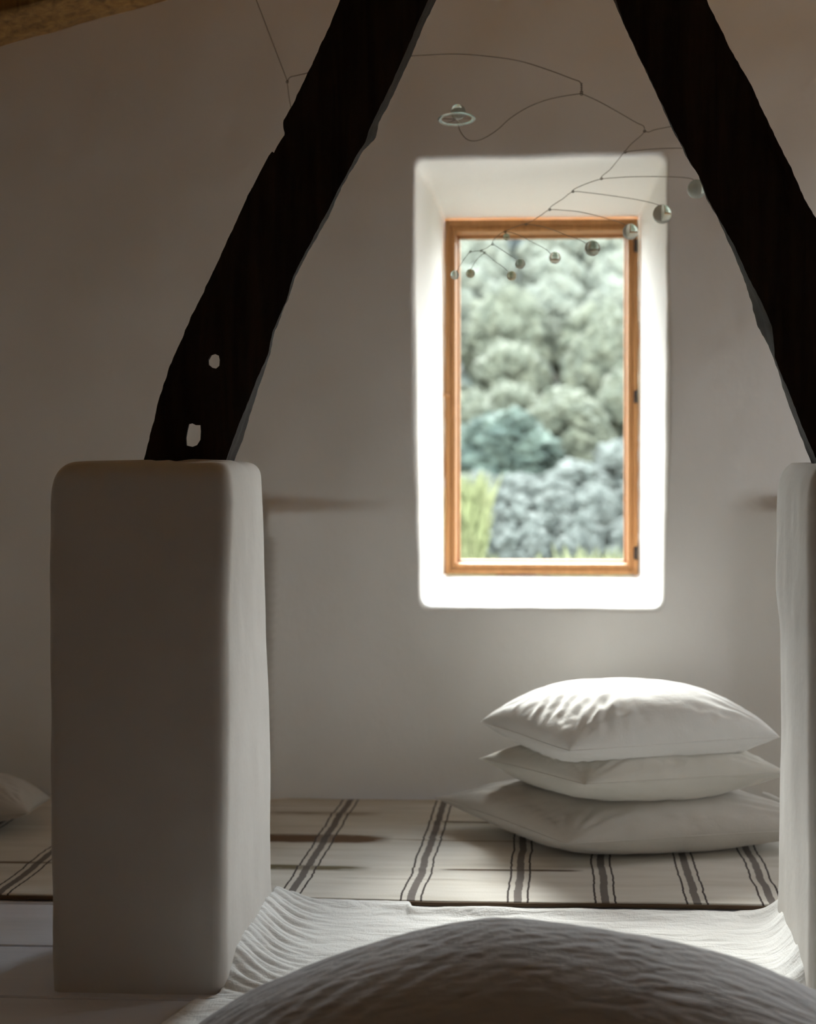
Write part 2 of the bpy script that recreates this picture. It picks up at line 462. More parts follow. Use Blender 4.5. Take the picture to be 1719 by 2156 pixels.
pier('plaster_pillar',
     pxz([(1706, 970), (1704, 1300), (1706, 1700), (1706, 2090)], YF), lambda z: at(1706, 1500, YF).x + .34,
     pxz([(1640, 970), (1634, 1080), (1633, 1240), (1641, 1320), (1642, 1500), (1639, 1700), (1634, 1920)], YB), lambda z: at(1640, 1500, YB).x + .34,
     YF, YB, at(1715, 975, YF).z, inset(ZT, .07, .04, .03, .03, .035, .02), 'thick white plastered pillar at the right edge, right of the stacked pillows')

# ------------------------------------------------------------------ truss beams
BMY, BMT = 2.20, .085
def beam(name, L, R, RB, LB, ys, holes, extra, mat, label, rb_noise=1):
    """L,R front-face outlines; LB,RB back-face outlines, traced on the plane where they stand"""
    V = []; NF, NSd = 14, 5
    rows = 0
    for y in ys:
        a = at(interp(L, y), y, BMY); b = at(interp(R, y), y, BMY)
        c = at(interp(RB, y), y, BMY + BMT); d = at(interp(LB, y), y, BMY + BMT)
        row = []
        for (p, q, n) in ((a, b, NF), (b, c, NSd), (c, d, NF), (d, a, NSd)):
            for i in range(n): row.append(p + (q - p) * (i / n))
        ctr = (a + b + c + d) / 4
        for k, p in enumerate(row):
            w = (p - ctr).normalized()
            side = NF <= k <= NF + NSd or k == 0 or k >= 2 * NF + NSd
            e = .0018 * noise.noise(Vector((p.x * 30, p.y * 30, p.z * 9))) + .0035 * noise.noise(Vector((p.x * 9, p.y * 25, p.z * 5)))
            if side: e += .0016 * noise.noise(Vector((p.x * 90, p.y * 60, p.z * 70)))
            q = p + w * e
            V.append(q)
        rows += 1
    n = 2 * (NF + NSd)
    F = grid_faces(n, rows, True)
    F.append(tuple(range(n))); F.append(tuple(range((rows - 1) * n, rows * n)))
    o = mesh_obj(name, V, F, mat, smooth_sh=True)
    for hp in holes:                           # bored peg holes, flaring towards the back
        pts = [at(x, y, BMY) for x, y in hp]; c = sum(pts, Vector()) / len(pts)
        hv = []
        for Y, s in ((BMY - .03, 1.0), (BMY + .006, 1.0), (BMY + BMT + .03, 3.3)):
            for p in pts:
                hv.append((c.x + (p.x - c.x) * s + (-.006 if s > 1 else 0), Y, c.z + (p.z - c.z) * s + 0))
        k = len(pts); hf = grid_faces(k, 3, True) + [tuple(range(k))[::-1], tuple(range(2 * k, 3 * k))]
        h = mesh_obj('cutter', hv, hf, mat, smooth_sh=False)
        md = o.modifiers.new('b', 'BOOLEAN'); md.object = h; md.operation = 'DIFFERENCE'; md.solver = 'EXACT'
        dg = bpy.context.evaluated_depsgraph_get(); me = bpy.data.meshes.new_from_object(o.evaluated_get(dg))
        o.modifiers.clear(); old = o.data; o.data = me; bpy.data.meshes.remove(old)
        hm = h.data; bpy.data.objects.remove(h); bpy.data.meshes.remove(hm)
    me = o.data
    if hasattr(me, 'set_sharp_from_angle'): me.set_sharp_from_angle(angle=math.radians(40))
    tag(o, label, 'beam')
    return o
bl = beam('truss_beam',
    [(1103, -840), (995, -600), (718, 0), (692, 63), (647, 154), (615, 223), (597, 255), (597, 262), (600, 283), (585, 307), (573, 335), (571, 346), (550, 372), (530, 398), (514, 434), (462, 545), (398, 679), (358, 773), (335, 846), (320, 905), (306, 961), (301, 985), (298, 1000)],
    [(1103, -840), (1103, -400), (901, 0), (866, 80), (814, 202), (779, 272), (770, 300), (752, 325), (718, 388), (689, 447), (672, 478), (638, 541), (616, 586), (606, 623), (573, 697), (563, 749), (536, 816), (510, 879), (473, 975), (466, 1000)],
    [(1103, -840), (1103, -400), (919, 0), (894, 52), (866, 119), (816, 227), (798, 258), (790, 293), (765, 318), (755, 335), (723, 387), (694, 447), (677, 478), (643, 541), (621, 586), (610, 623), (578, 697), (567, 749), (547, 808), (525, 875), (510, 927), (491, 974), (484, 1000)],
    [(1103, -840), (1010, -600), (735, 0), (640, 223), (620, 300), (532, 434), (480, 545), (416, 679), (376, 773), (353, 846), (322, 975), (316, 1000)],
    list(np.linspace(-838, -20, 40)) + list(np.linspace(-8, 998, 190)),
    [[(443, 748), (452, 745), (461, 749), (463, 758), (462, 770), (455, 776), (446, 774), (439, 768), (438, 757)],
     [(397, 893), (404, 891), (412, 895), (422, 895), (423, 908), (422, 926), (415, 937), (405, 941), (392, 938), (391, 922), (394, 905)]],
    None, MAT_BEAM_L, 'dark rough truss beam with two peg holes, rising from the left pillar')
# splinter lifted off the left beam's edge
sp_o = [(573, 319), (566, 328), (548, 362), (530, 398), (519, 424), (530, 424), (546, 400), (562, 366), (569, 345), (575, 334), (574, 325)]
pts = [at(x, y, BMY + .002) for x, y in sp_o]; k = len(pts)
V = [tuple(p) for p in pts] + [(p.x + .003, p.y + .02, p.z) for p in pts]
child_at(mesh_obj('splinter', V, grid_faces(k, 2, True) + [tuple(range(k)), tuple(range(k, 2 * k))], MAT_BEAM_L, smooth_sh=False), bl)
br = beam('truss_beam',
    [(1103, -430), (1298, 0), (1316, 51), (1362, 148), (1384, 199), (1418, 273), (1440, 311), (1447, 329), (1475, 372), (1493, 418), (1516, 459), (1543, 510), (1575, 582), (1602, 633), (1625, 689), (1633, 755), (1658, 816), (1694, 908), (1719, 964), (1733, 1000)],
    [(1103, -840), (1250, -520), (1490, 0), (1510, 43), (1536, 97), (1587, 186), (1620, 260), (1643, 306), (1668, 357), (1694, 418), (1719, 459), (1760, 545), (1823, 679), (1863, 773), (1886, 846), (1910, 930), (1925, 1000)],
    [(1118, -840), (1240, -520), (1478, 0), (1600, 260), (1700, 459), (1740, 545), (1803, 679), (1843, 773), (1890, 930), (1905, 1000)],
    [(1103, -430), (1291, 0), (1326, 79), (1360, 153), (1383, 199), (1417, 275), (1438, 311), (1445, 329), (1473, 372), (1490, 418), (1513, 459), (1536, 510), (1564, 582), (1582, 638), (1597, 689), (1617, 724), (1633, 765), (1648, 816), (1684, 908), (1709, 969), (1720, 1000)],
    list(np.linspace(-838, -20, 40)) + list(np.linspace(-8, 998, 190)),
    [], None, MAT_BEAM_R, 'dark solid truss beam rising from the right pillar, without holes')
# deep shakes cut in its face
def shake(pts, w, parent):
    P = catmull([at(x, y, BMY - .001) for x, y in pts], 6); n = len(P)
    V = []
    for i, p in enumerate(P):
        ww = w * max(0.0, math.sin(math.pi * (i + .5) / (n + 1))) ** .6
        V += [(p.x - ww, p.y - .0035, p.z), (p.x - ww * .3, p.y + .004, p.z), (p.x + ww * .5, p.y + .004, p.z), (p.x + ww, p.y - .0035, p.z)]
    return child_at(mesh_obj('crack', V, grid_faces(4, n), MAT_BEAM_R), parent)
shake([(1616, 262), (1618, 300), (1634, 335), (1650, 370), (1655, 410), (1662, 455)], .006, br)

# rafter under the roof slope
RFY, RFD = 2.62, .16
ra, rb = at(0, 26, RFY), at(170, 0, RFY)
dirx = (rb - ra); sl = dirx.z / dirx.x
x0r, x1r = LX - .02, -.28
V = []; n_l = 110
for i in range(n_l + 1):
    x = x0r + (x1r - x0r) * i / n_l; zb = ra.z + (x - ra.x) * SLOPE
    H = ceil_z(x) - zb + .01
    sec = [(0, .02), (0, .0), (.03, -.004), (.07, .003), (.12, -.002), (RFD, .0), (RFD, .03), (RFD, H), (0, H), (0, H * .5), (0, .06)]
    for (dy, dz) in sec:
        nn = noise.noise(Vector((x * 8, dy * 30, dz * 20))) * .007 + noise.noise(Vector((x * 30, dy * 60, dz * 40))) * .003
        V.append((x, RFY + dy + nn, zb + dz + (nn if dz < .05 else 0)))
n = 11
F = grid_faces(n, n_l + 1, True) + [tuple(range(n)), tuple(range(n_l * n, (n_l + 1) * n))]
tag(mesh_obj('ceiling_rafter', V, F, MAT_RAFTER), 'golden brown rough-hewn rafter under the ceiling, crossing the top left corner', 'rafter')

# ------------------------------------------------------------------ rug
RUG_T = .012
STR = [at(610, 1905, 2.486).x, at(868, 1905, 2.486).x, at(1090, 1905, 2.486).x, at(1275, 1905, 2.486).x, at(1468, 1905, 2.486).x, at(1628, 1905, 2.486).x, at(102, 1825, 2.72).x, -.93, .70, .90, -1.55, -1.85]
m = M('striped_wool'); s = m.n('ShaderNodeSeparateXYZ'); m.link(m.obj(), s.inputs[0])
wob = m.math('MULTIPLY', m.math('SUBTRACT', m.noise(9, 3, m.mapped((.2, 1, 1))), .5), .016)
wob2 = m.math('MULTIPLY', m.math('SUBTRACT', m.noise(70, 2, m.mapped((.2, 1, 1))), .5), .005)
X = m.math('ADD', m.math('ADD', s.outputs['X'], wob), wob2)
d = None
for c in STR:
    a = m.math('ABSOLUTE', m.math('SUBTRACT', X, float(c)))
    d = a if d is None else m.math('MINIMUM', d, a)
dn = m.math('MULTIPLY', d, 20.0)           # 5 cm -> 1
lin = (.085, .072, .068); cream = (.69, .66, .60); mid = (.155, .135, .125)
stripe = m.ramp(dn, [(0, mid + (1,)), (.17, mid + (1,)), (.20, cream + (0,)), (.40, cream + (0,)), (.415, lin + (1,)), (.50, lin + (1,)), (.53, cream + (0,)), (1, cream + (0,))])
fac = m.ramp(dn, [(0, (.9,) * 3), (.17, (.9,) * 3), (.20, (.22,) * 3), (.40, (.22,) * 3), (.415, (1,) * 3), (.49, (1,) * 3), (.52, (0,) * 3), (1, (0,) * 3)])
base = m.ramp(m.noise(30, 5, m.mapped((.12, 1, 1))), [(.25, (.60, .565, .50)), (.5, (.69, .66, .60)), (.8, (.77, .745, .69))])
def streak(y0, w, xa, xb, strength, col, prev, nz=8):
    g1 = m.math('SUBTRACT', 1.0, m.math('MINIMUM', 1.0, m.math('ABSOLUTE', m.math('DIVIDE', m.math('SUBTRACT', s.outputs['Y'], y0), w))))
    c, h = (xa + xb) / 2, (xb - xa) / 2
    g2 = m.math('SUBTRACT', 1.0, m.math('MINIMUM', 1.0, m.math('ABSOLUTE', m.math('DIVIDE', m.math('SUBTRACT', s.outputs['X'], c), h))))
    g2 = m.math('MINIMUM', 1.0, m.math('MULTIPLY', g2, 3.0))
    nn = m.math('ADD', .1, m.math('MULTIPLY', 1.5, m.noise(nz * 2, 4, m.mapped((1, 4, 1)))))
    f = m.math('MINIMUM', 1.0, m.math('MULTIPLY', m.math('MULTIPLY', m.math('MULTIPLY', g1, 1.8), g2), m.math('MULTIPLY', nn, strength)))
    return m.mix(f, prev, col)
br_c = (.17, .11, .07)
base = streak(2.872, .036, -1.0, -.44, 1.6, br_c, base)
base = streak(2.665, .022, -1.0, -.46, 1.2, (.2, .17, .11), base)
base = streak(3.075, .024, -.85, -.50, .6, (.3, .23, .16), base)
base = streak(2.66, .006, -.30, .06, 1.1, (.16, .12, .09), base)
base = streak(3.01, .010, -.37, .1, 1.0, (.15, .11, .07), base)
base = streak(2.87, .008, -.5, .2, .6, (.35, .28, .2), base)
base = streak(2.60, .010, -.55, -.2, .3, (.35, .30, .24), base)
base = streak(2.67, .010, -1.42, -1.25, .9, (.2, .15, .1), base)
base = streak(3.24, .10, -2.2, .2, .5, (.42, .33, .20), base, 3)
col = m.mix(m.math('MULTIPLY', fac, 1.0), base, stripe)
m.color(col); m.set(Roughness=.95, Specular_IOR_Level=.1)
b = m.bump(m.noise(55, 4, m.mapped((.08, 1, 1))), .35, .004); m.bump(m.noise(300, 2), .3, .001, b)
MAT_RUG = m.m
MAT_HEM = simple('brown_hem', (.10, .06, .03), .9)
RY0, RY1, RX0, RX1 = 2.475, 3.215, -2.05, 1.25
nu, nv = 330, 110
def rug_z(x, y):
    e = smooth(RY0, RY0 + .02, y)
    z = RUG_T + .0030 * noise.noise(Vector((x * 1.2, y * 9, 0))) * e + .0020 * noise.noise(Vector((x * 4, y * 14, 5)))
    for yf, am, xa, xb in ((2.872, .004, -.95, -.45), (2.665, .0035, -1.0, .1), (3.01, .004, -.4, .3), (3.07, .003, -1, -.45)):
        z += am * math.exp(-((y - yf) / .012) ** 2) * smooth(xa - .1, xa + .05, x) * (1 - smooth(xb - .05, xb + .1, x))
    return z
def rug_front(x): return RY0 + .006 * noise.noise(Vector((x * 2.2, 0, 0))) - .002
Vt = []
for j in range(nv):
    for i in range(nu):
        x = RX0 + (RX1 - RX0) * i / (nu - 1); yf = rug_front(x); y = yf + (RY1 - yf) * j / (nv - 1)
        Vt.append((x, y, rug_z(x, y)))
Ft = grid_faces(nu, nv)
# underside and edges
nb = len(Vt)
edge = list(range(nu)) + [j * nu + nu - 1 for j in range(1, nv)] + [(nv - 1) * nu + i for i in range(nu - 2, -1, -1)] + [j * nu for j in range(nv - 2, 0, -1)]
for e in edge: Vt.append((Vt[e][0], Vt[e][1], .0012))
k = len(edge)
for a in range(k): Ft.append((edge[a], nb + a, nb + (a + 1) % k, edge[(a + 1) % k]))
Ft.append(tuple(range(nb, nb + k)))
rug = mesh_obj('rug', Vt, Ft, MAT_RUG)
tag(rug, 'cream woven wool rug with dark grey stripes on the floor below the window', 'rug')
hp = [(x, rug_front(x) - .002, RUG_T * .50 + .001 * noise.noise(Vector((x * 9, 3, 0)))) for x in np.linspace(RX0, RX1, 240)]
v, f = tube(hp, .0052, 8)
hem = mesh_obj('hem', v, f, MAT_HEM, rug); hem['label'] = 'dark brown bound front edge'

# ------------------------------------------------------------------ cotton floor cloth between the pillars
def cl_left(y):
    xr = at(474, 2080, YF).x; xr2 = at(579, 1922, YB).x
    if y > YF: base = xr + (xr2 - xr) * (y - YF) / (YB - YF) - .008
    else: base = xr - .03 * smooth(YF + .01, YF - .03, y) - .02
    b = base
    if y <= YF: b = xr - .008 - .045 * smooth(0, .06, YF - y)
    return b
def smooth_inv(a, b, x): return smooth(a, b, x)
def cl_right(y):
    a = at(1703, 2080, YF).x + .011; b = at(1636, 1922, YB).x + .011
    return a + (b - a) * min(1, max(0, (y - YF) / (YB - YF))) + (.05 * smooth(0, .05, YF - y) if y < YF else 0)
CY0, CY1 = 2.012, 2.468
nu, nv = 420, 170
V = []
for j in range(nv):
    t = j / (nv - 1)
    for i in range(nu):
        s_ = i / (nu - 1); s2 = s_ + .06 * math.sin(2 * math.pi * s_) * -.5
        xb = -.33
        yback = CY1 - .030 * smooth(-.345, -.33, cl_left(2.4) + (cl_right(2.4) - cl_left(2.4)) * s2) + .006 * noise.noise(Vector((s_ * 14, 0, 0))) + .003 * noise.noise(Vector((s_ * 50, 1, 0)))
        y = CY0 + (yback - CY0) * t + .004 * noise.noise(Vector((s_ * 30, 7, 0))) * (1 - t)
        xl, xr = cl_left(y), cl_right(y); x = xl + (xr - xl) * s2
        dl, dr = max(0, x - xl), max(0, xr - x)
        z = .004
        up = math.exp(-(dl / .055) ** 1.5)
        hgt = .050 * smooth(YF - .01, YF + .10, y) * (1 - .45 * smooth(2.36, 2.47, y))
        z += hgt * up
        # puckers running out from the raised edge
        yy = y + .35 * dl + .01 * noise.noise(Vector((x * 9, y * 9, 1)))
        pk = math.sin(yy * 2 * math.pi / .021 + 2.5 * noise.noise(Vector((x * 3, y * 14, 0))))
        pk2 = math.sin(yy * 2 * math.pi / .047 + 3 * noise.noise(Vector((x * 5, y * 8, 4))))
        z += (.0022 * pk + .003 * pk2) * math.exp(-((dl - .05) / .06) ** 2) * smooth(CY0, CY0 + .05, y)
        upr = math.exp(-(dr / .03) ** 1.4)
        z += .050 * upr * smooth(CY0 + .02, CY0 + .12, y) * (1 - .5 * smooth(2.3, 2.45, y)) * (1 + .35 * noise.noise(Vector((y * 22, 3, 8))))
        # rumples along the back hem
        bk = math.exp(-((y - yback + .02) / .022) ** 2)
        z += bk * (.007 + .007 * noise.noise(Vector((x * 9, y * 20, 2))))
        z += .0022 * (noise.noise(Vector((x * 3.5, y * 26, 0))) + .6) + .0010 * noise.noise(Vector((x * 12, y * 70, 3)))
        V.append((x, y, max(.0025, z)))
cloth = mesh_obj('floor_cloth', V, grid_faces(nu, nv), MAT_CLOTH)
md = cloth.modifiers.new('thick', 'SOLIDIFY'); md.thickness = .003; md.offset = 1
tag(cloth, 'crumpled white cotton cloth laid on the floor between the two pillars', 'cloth')
# second length of cloth, in front
V = []
nu, nv = 300, 90; A0, A1 = 1.5, 2.006
for j in range(nv):
    for i in range(nu):
        s_, t = i / (nu - 1), j / (nv - 1)
        y = A0 + (A1 - A0) * t + .003 * noise.noise(Vector((s_ * 40, 2, 0))) * (1 if t > .5 else 0)
        xl = -.672 - .01 * noise.noise(Vector((y * 8, 0, 0))) - .42 * min(.12, 2.02 - y)
        xr = .56 + .01 * noise.noise(Vector((y * 8, 5, 0))); x = xl + (xr - xl) * s_
        z = .005 + .0025 * (noise.noise(Vector((x * 4, y * 20, 0))) + .5) + .002 * noise.noise(Vector((x * 22, y * 45, 3)))
        V.append((x, y, max(.0025, z)))
cl2 = mesh_obj('floor_cloth', V, grid_faces(nu, nv), MAT_CLOTH)
md = cl2.modifiers.new('thick', 'SOLIDIFY'); md.thickness = .003; md.offset = 1
tag(cl2, 'nearer white cotton cloth lying under the big grey cushion', 'cloth')

# ------------------------------------------------------------------ pillows
def pillow(name, corners, h_top, h_bot, mat, pinch=.10, floor_z=RUG_T + .004, under=None, wr=1.0, seed=0, q=.55, p=2.3, res=110, skew=(0, 0), sag=0.0, folds=()):
    """corners: left, near, right, far (world). Returns object + BVH of its shape"""
    Lc, Nc, Rc, Fc = [Vector(c) for c in corners]
    n = res; top = []; bot = []; us = np.linspace(-1, 1, n)
    us = np.sign(us) * (1 - (1 - np.abs(us)) ** 1.35)
    ctr = (Lc + Nc + Rc + Fc) / 4
    ax = ((Rc - Nc) + (Fc - Lc)).normalized(); ay = ((Lc - Nc) + (Fc - Rc)).normalized()
    for v_ in us:
        for u_ in us:
            cu = u_ * (1 - pinch * (1 - v_ * v_) * u_ * u_); cv = v_ * (1 - pinch * (1 - u_ * u_) * v_ * v_)
            nc = .07 * (((1 - u_) / 2) * ((1 - v_) / 2)) ** 5; cu += nc; cv += nc
            s, t = (cu + 1) / 2, (cv + 1) / 2
            B = (Nc * (1 - s) + Rc * s) * (1 - t) + (Lc * (1 - s) + Fc * s) * t
            pu, pv = p if isinstance(p, tuple) else (p, p)
            bx = max(0.0, 1 - abs(u_ + skew[0] * (1 - u_ * u_)) ** pu) * max(0.0, 1 - abs(v_ + skew[1] * (1 - v_ * v_)) ** pv)
            b = bx ** q
            # corner droop / mid-edge lift
            P = Vector((u_ * 3, v_ * 3, seed * 3.1))
            w = noise.noise(P * .6) * .012 + noise.noise(P * 2.2 + Vector((5, 5, 5))) * .0025
            # radial gathers from the four corners and along edges
            g = 0
            for k, (cx_, cy_) in enumerate(((-1, -1), (1, -1), (1, 1), (-1, 1))):
                dx, dy = u_ - cx_, v_ - cy_; r = math.hypot(dx, dy); an = math.atan2(dy, dx)
                g += math.sin(an * 22 + seed + k * 1.7 + 2 * noise.noise(P * 1.5)) * math.exp(-((r - .42) / .28) ** 2)
            e_ = min(1 - abs(u_), 1 - abs(v_))
            ed = math.exp(-((e_ - .10) / .09) ** 2) * noise.noise(Vector((u_ * 11, v_ * 11, seed)))
            fm = min(1, bx * 3)
            hh = w * wr * fm + (.0022 * g + .004 * ed) * wr * min(1, bx * 6)
            for (fx, fy, fa, fr, freq, amp, fa2) in folds:
                ddx, ddy = u_ - fx, v_ - fy; c_, s2_ = math.cos(fa), math.sin(fa)
                al, ac = ddx * c_ + ddy * s2_, -ddx * s2_ + ddy * c_
                hh += amp * math.sin(ac * freq + 3 * noise.noise(Vector((al * 2, ac * 2, 1)))) * math.exp(-(al / fr) ** 2 - (ac / fa2) ** 2) * min(1, bx * 6)
            T = B + Vector((0, 0, h_top * b + hh - sag * math.exp(-(u_ * u_ + v_ * v_) * 2)))
            D = B - Vector((0, 0, h_bot * b - w * .5 * fm - .4 * hh))
            top.append(T); bot.append(D)
    def conform(P, gap=.0015, drop=.6):
        z = floor_z
        if under is not None:
            for bv in under:
                hit = bv.ray_cast(Vector((P.x, P.y, P.z + drop)), Vector((0, 0, -1)))
                if hit[0] is not None: z = max(z, hit[0].z + gap)
        return z
    for i in range(len(bot)):
        zmin = conform(bot[i])
        if bot[i].z < zmin: bot[i].z = zmin
        if top[i].z < bot[i].z + .0: top[i].z = bot[i].z + .0
    # merge rim
    V = list(top); idx = {}
    bi = []
    for j in range(n):
        for i in range(n):
            k = j * n + i
            if i in (0, n - 1) or j in (0, n - 1): 
                V[k] = (top[k] + bot[k]) / 2; bi.append(k)
            else: bi.append(len(V)); V.append(bot[k])
    F = []
    for j in range(n - 1):
        for i in range(n - 1):
            a, b2, c, d2 = j*n+i, j*n+i+1, (j+1)*n+i+1, (j+1)*n+i
            F.append((a, b2, c, d2)); F.append((bi[d2], bi[c], bi[b2], bi[a]))
    o = mesh_obj(name, V, F, mat)
    # seam along the rim
    rim = [j for j in range(n)] + [j * n + n - 1 for j in range(1, n)] + [(n - 1) * n + i for i in range(n - 2, -1, -1)] + [j * n for j in range(n - 2, -1, -1)]
    v, f = tube([V[k] for k in rim], .0016, 6)
    mesh_obj('seam', v, f, mat, o)
    bv = BVHTree.FromPolygons([tuple(x) for x in V], F)
    return o, bv
GR = 'linen pillows stacked on the rug'
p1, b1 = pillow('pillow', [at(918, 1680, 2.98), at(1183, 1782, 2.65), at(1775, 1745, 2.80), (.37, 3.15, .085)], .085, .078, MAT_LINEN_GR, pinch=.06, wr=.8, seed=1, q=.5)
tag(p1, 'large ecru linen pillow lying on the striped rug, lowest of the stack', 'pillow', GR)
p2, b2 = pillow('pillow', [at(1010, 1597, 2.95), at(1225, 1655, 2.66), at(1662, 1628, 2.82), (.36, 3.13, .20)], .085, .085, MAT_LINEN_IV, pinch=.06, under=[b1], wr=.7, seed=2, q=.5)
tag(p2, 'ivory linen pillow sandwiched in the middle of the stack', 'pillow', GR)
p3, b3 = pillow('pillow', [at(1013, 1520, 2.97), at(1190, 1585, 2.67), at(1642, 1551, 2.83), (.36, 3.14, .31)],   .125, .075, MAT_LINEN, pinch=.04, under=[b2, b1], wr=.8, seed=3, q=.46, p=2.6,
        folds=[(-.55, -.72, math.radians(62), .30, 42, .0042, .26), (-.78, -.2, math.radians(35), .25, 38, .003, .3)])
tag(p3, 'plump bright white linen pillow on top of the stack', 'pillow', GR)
def flap(pts, w, parent, mat):
    P = catmull(pts, 6); V = []
    for i, p in enumerate(P):
        t = i / (len(P) - 1); ww = w * (.55 + .45 * math.sin(math.pi * t))
        V += [(p.x, p.y, p.z), (p.x + ww * .3, p.y + .004, p.z + ww), (p.x + ww * .4, p.y + .008, p.z + ww * .92), (p.x + .002, p.y + .006, p.z - .003)]
    F = grid_faces(4, len(P), True)
    o = mesh_obj('pillowcase_flap', V, F, mat, parent); return o
flap([at(1602, 1608, 2.93), at(1617, 1620, 2.91), at(1632, 1630, 2.90), at(1650, 1640, 2.89)], .008, p2, MAT_LINEN)
flap([at(1606, 1672, 2.92), at(1622, 1679, 2.91), at(1640, 1688, 2.90), at(1656, 1693, 2.89)], .008, p1, MAT_LINEN)

p4, b4 = pillow('pillow', [(-1.93, 3.14, .10), (-2.02, 2.76, .09), at(60, 1712, 2.84), at(108, 1680, 3.00)], .085, .06, MAT_LINEN_GR, pinch=.05, wr=.7, seed=5, q=.55)
tag(p4, 'pale linen pillow lying alone on the rug behind the left pillar', 'pillow')

p5, b5 = pillow('floor_cushion', [at(395, 2170, 1.84), (-.56, 1.42, .10), (.50, 1.40, .12), at(1724, 2084, 1.82)], .206, .115, MAT_CUSH, pinch=.02, floor_z=.011, wr=.5, seed=8, q=.62, p=(1.45, 2.2), res=150, skew=(.04, -.22),
        folds=[(-.2, .15, math.radians(48), .6, 75, .0014, .35), (.3, .2, math.radians(42), .5, 90, .0012, .3), (-.6, -.1, math.radians(48), .4, 60, .0016, .2)])
tag(p5, 'large crumpled grey linen floor cushion in the foreground', 'cushion')

# ------------------------------------------------------------------ mobile
mob = empty('hanging_mobile', at(540, -250, 2.62), 'planet mobile of pale glass balls on thin wires hanging before the window', 'mobile')
MY = 2.66
def dY(px, py):  # the arms turn slowly away from the room towards the window
    return MY + .10 * smooth(150, 600, py) + .00008 * (px - 1100)
def mp(px, py): return at(px, py, dY(px, py))
def wire(pts, r=.0008, loops=()):
    P = catmull([mp(*p) for p in pts], 8); parts_ = [tube(P, r, 6)]
    for (lx, ly) in loops:
        c = mp(lx, ly); ring = [c + Vector((math.cos(a) * .0028, .0008, math.sin(a) * .0028)) for a in np.linspace(0, 2 * math.pi, 13)]
        parts_.append(tube(ring, r * 1.1, 6))
    v, f = join_vf(parts_); return child_at(mesh_obj('wire_arm', v, f, MAT_WIRE), mob)
ctop = ceil_z(at(500, -100, MY).x)
Yc = MY
# suspension wire up to the ceiling
hook = mp(605, 170); tdir = (mp(540, 0) - hook); k = 1.0
while (hook + tdir * k).z < ceil_z((hook + tdir * k).x) - .002 and k < 6: k += .01
v, f = tube([hook, hook + tdir * k], .0009, 6); child_at(mesh_obj('suspension_wire', v, f, MAT_WIRE), mob)
wire([(605, 172), (607, 190), (609, 206), (613, 226), (622, 262), (630, 300)], loops=[(605, 172)])
wire([(605, 172), (611, 163), (625, 159), (660, 151), (740, 132), (820, 121), (866, 118), (960, 114), (1040, 120), (1100, 130), (1160, 149), (1205, 166), (1221, 172), (1225, 182), (1225, 194)], .0011, [(1225, 194)])
for yy in (176, 181, 186, 190):
    c = mp(1225, yy); ring = [c + Vector((math.cos(a) * .0022, math.sin(a) * .0022, 0)) for a in np.linspace(0, 2 * math.pi, 9)]
v, f = join_vf([tube([mp(1225, y_) + Vector((math.cos(a) * .0022, math.sin(a) * .0022, 0)) for a in np.linspace(0, 2 * math.pi, 9)], .0008, 5) for y_ in (176, 180, 184, 188, 192)])
child_at(mesh_obj('wire_coil', v, f, MAT_WIRE), mob)
wire([(1225, 197), (1190, 202), (1150, 211), (1110, 227), (1075, 249), (1048, 273), (1020, 291), (998, 297), (982, 292), (970, 277), (965, 262)], .0010)
wire([(1225, 197), (1260, 213), (1300, 235), (1340, 258), (1355, 265), (1358, 272)], .0010, [(1225, 198), (1358, 276)])
wire([(1425, 264), (1405, 268), (1380, 273), (1366, 278), (1358, 276), (1352, 284), (1330, 303), (1317, 318)], loops=[(1317, 320)])
wire([(1455, 314), (1430, 312), (1390, 313), (1350, 316), (1317, 321), (1305, 333), (1285, 357), (1269, 370), (1267, 376)], loops=[(1267, 376)])
wire([(1467, 382), (1450, 375), (1400, 372), (1340, 372), (1300, 374), (1267, 377), (1240, 385), (1212, 397), (1206, 403)], loops=[(1207, 403)])
wire([(1392, 436), (1383, 430), (1340, 420), (1280, 411), (1240, 406), (1207, 404), (1185, 419), (1162, 434), (1158, 441)], loops=[(1158, 441)])
wire([(1318, 474), (1300, 466), (1260, 455), (1220, 446), (1190, 443), (1158, 442), (1140, 453), (1117, 467), (1108, 471)], .0008, [(1108, 472)])
wire([(1236, 514), (1225, 507), (1190, 494), (1150, 479), (1108, 472), (1085, 478), (1066, 486)], .0008, [(1064, 488)])
wire([(1160, 534), (1150, 525), (1120, 509), (1090, 494), (1064, 488), (1048, 497), (1038, 508), (1037, 514)], .0007, [(1038, 514)])
wire([(1088, 547), (1075, 538), (1055, 525), (1038, 515), (1026, 522), (1014, 527)], .0007, [(1014, 528)])
wire([(990, 530), (1003, 529), (1014, 528), (1021, 532)], .0007, [(991, 530), (1021, 532)])
wire([(990, 530), (980, 543), (970, 558), (962, 571)], .0006)
wire([(1004, 547), (997, 558), (992, 567)], .0006)
wire([(1021, 532), (1008, 543), (998, 556)], .0006)
wire([(1021, 532), (1040, 548), (1060, 562), (1072, 573)], .0006)
wire([(1064, 488), (1066, 494)], .0007)

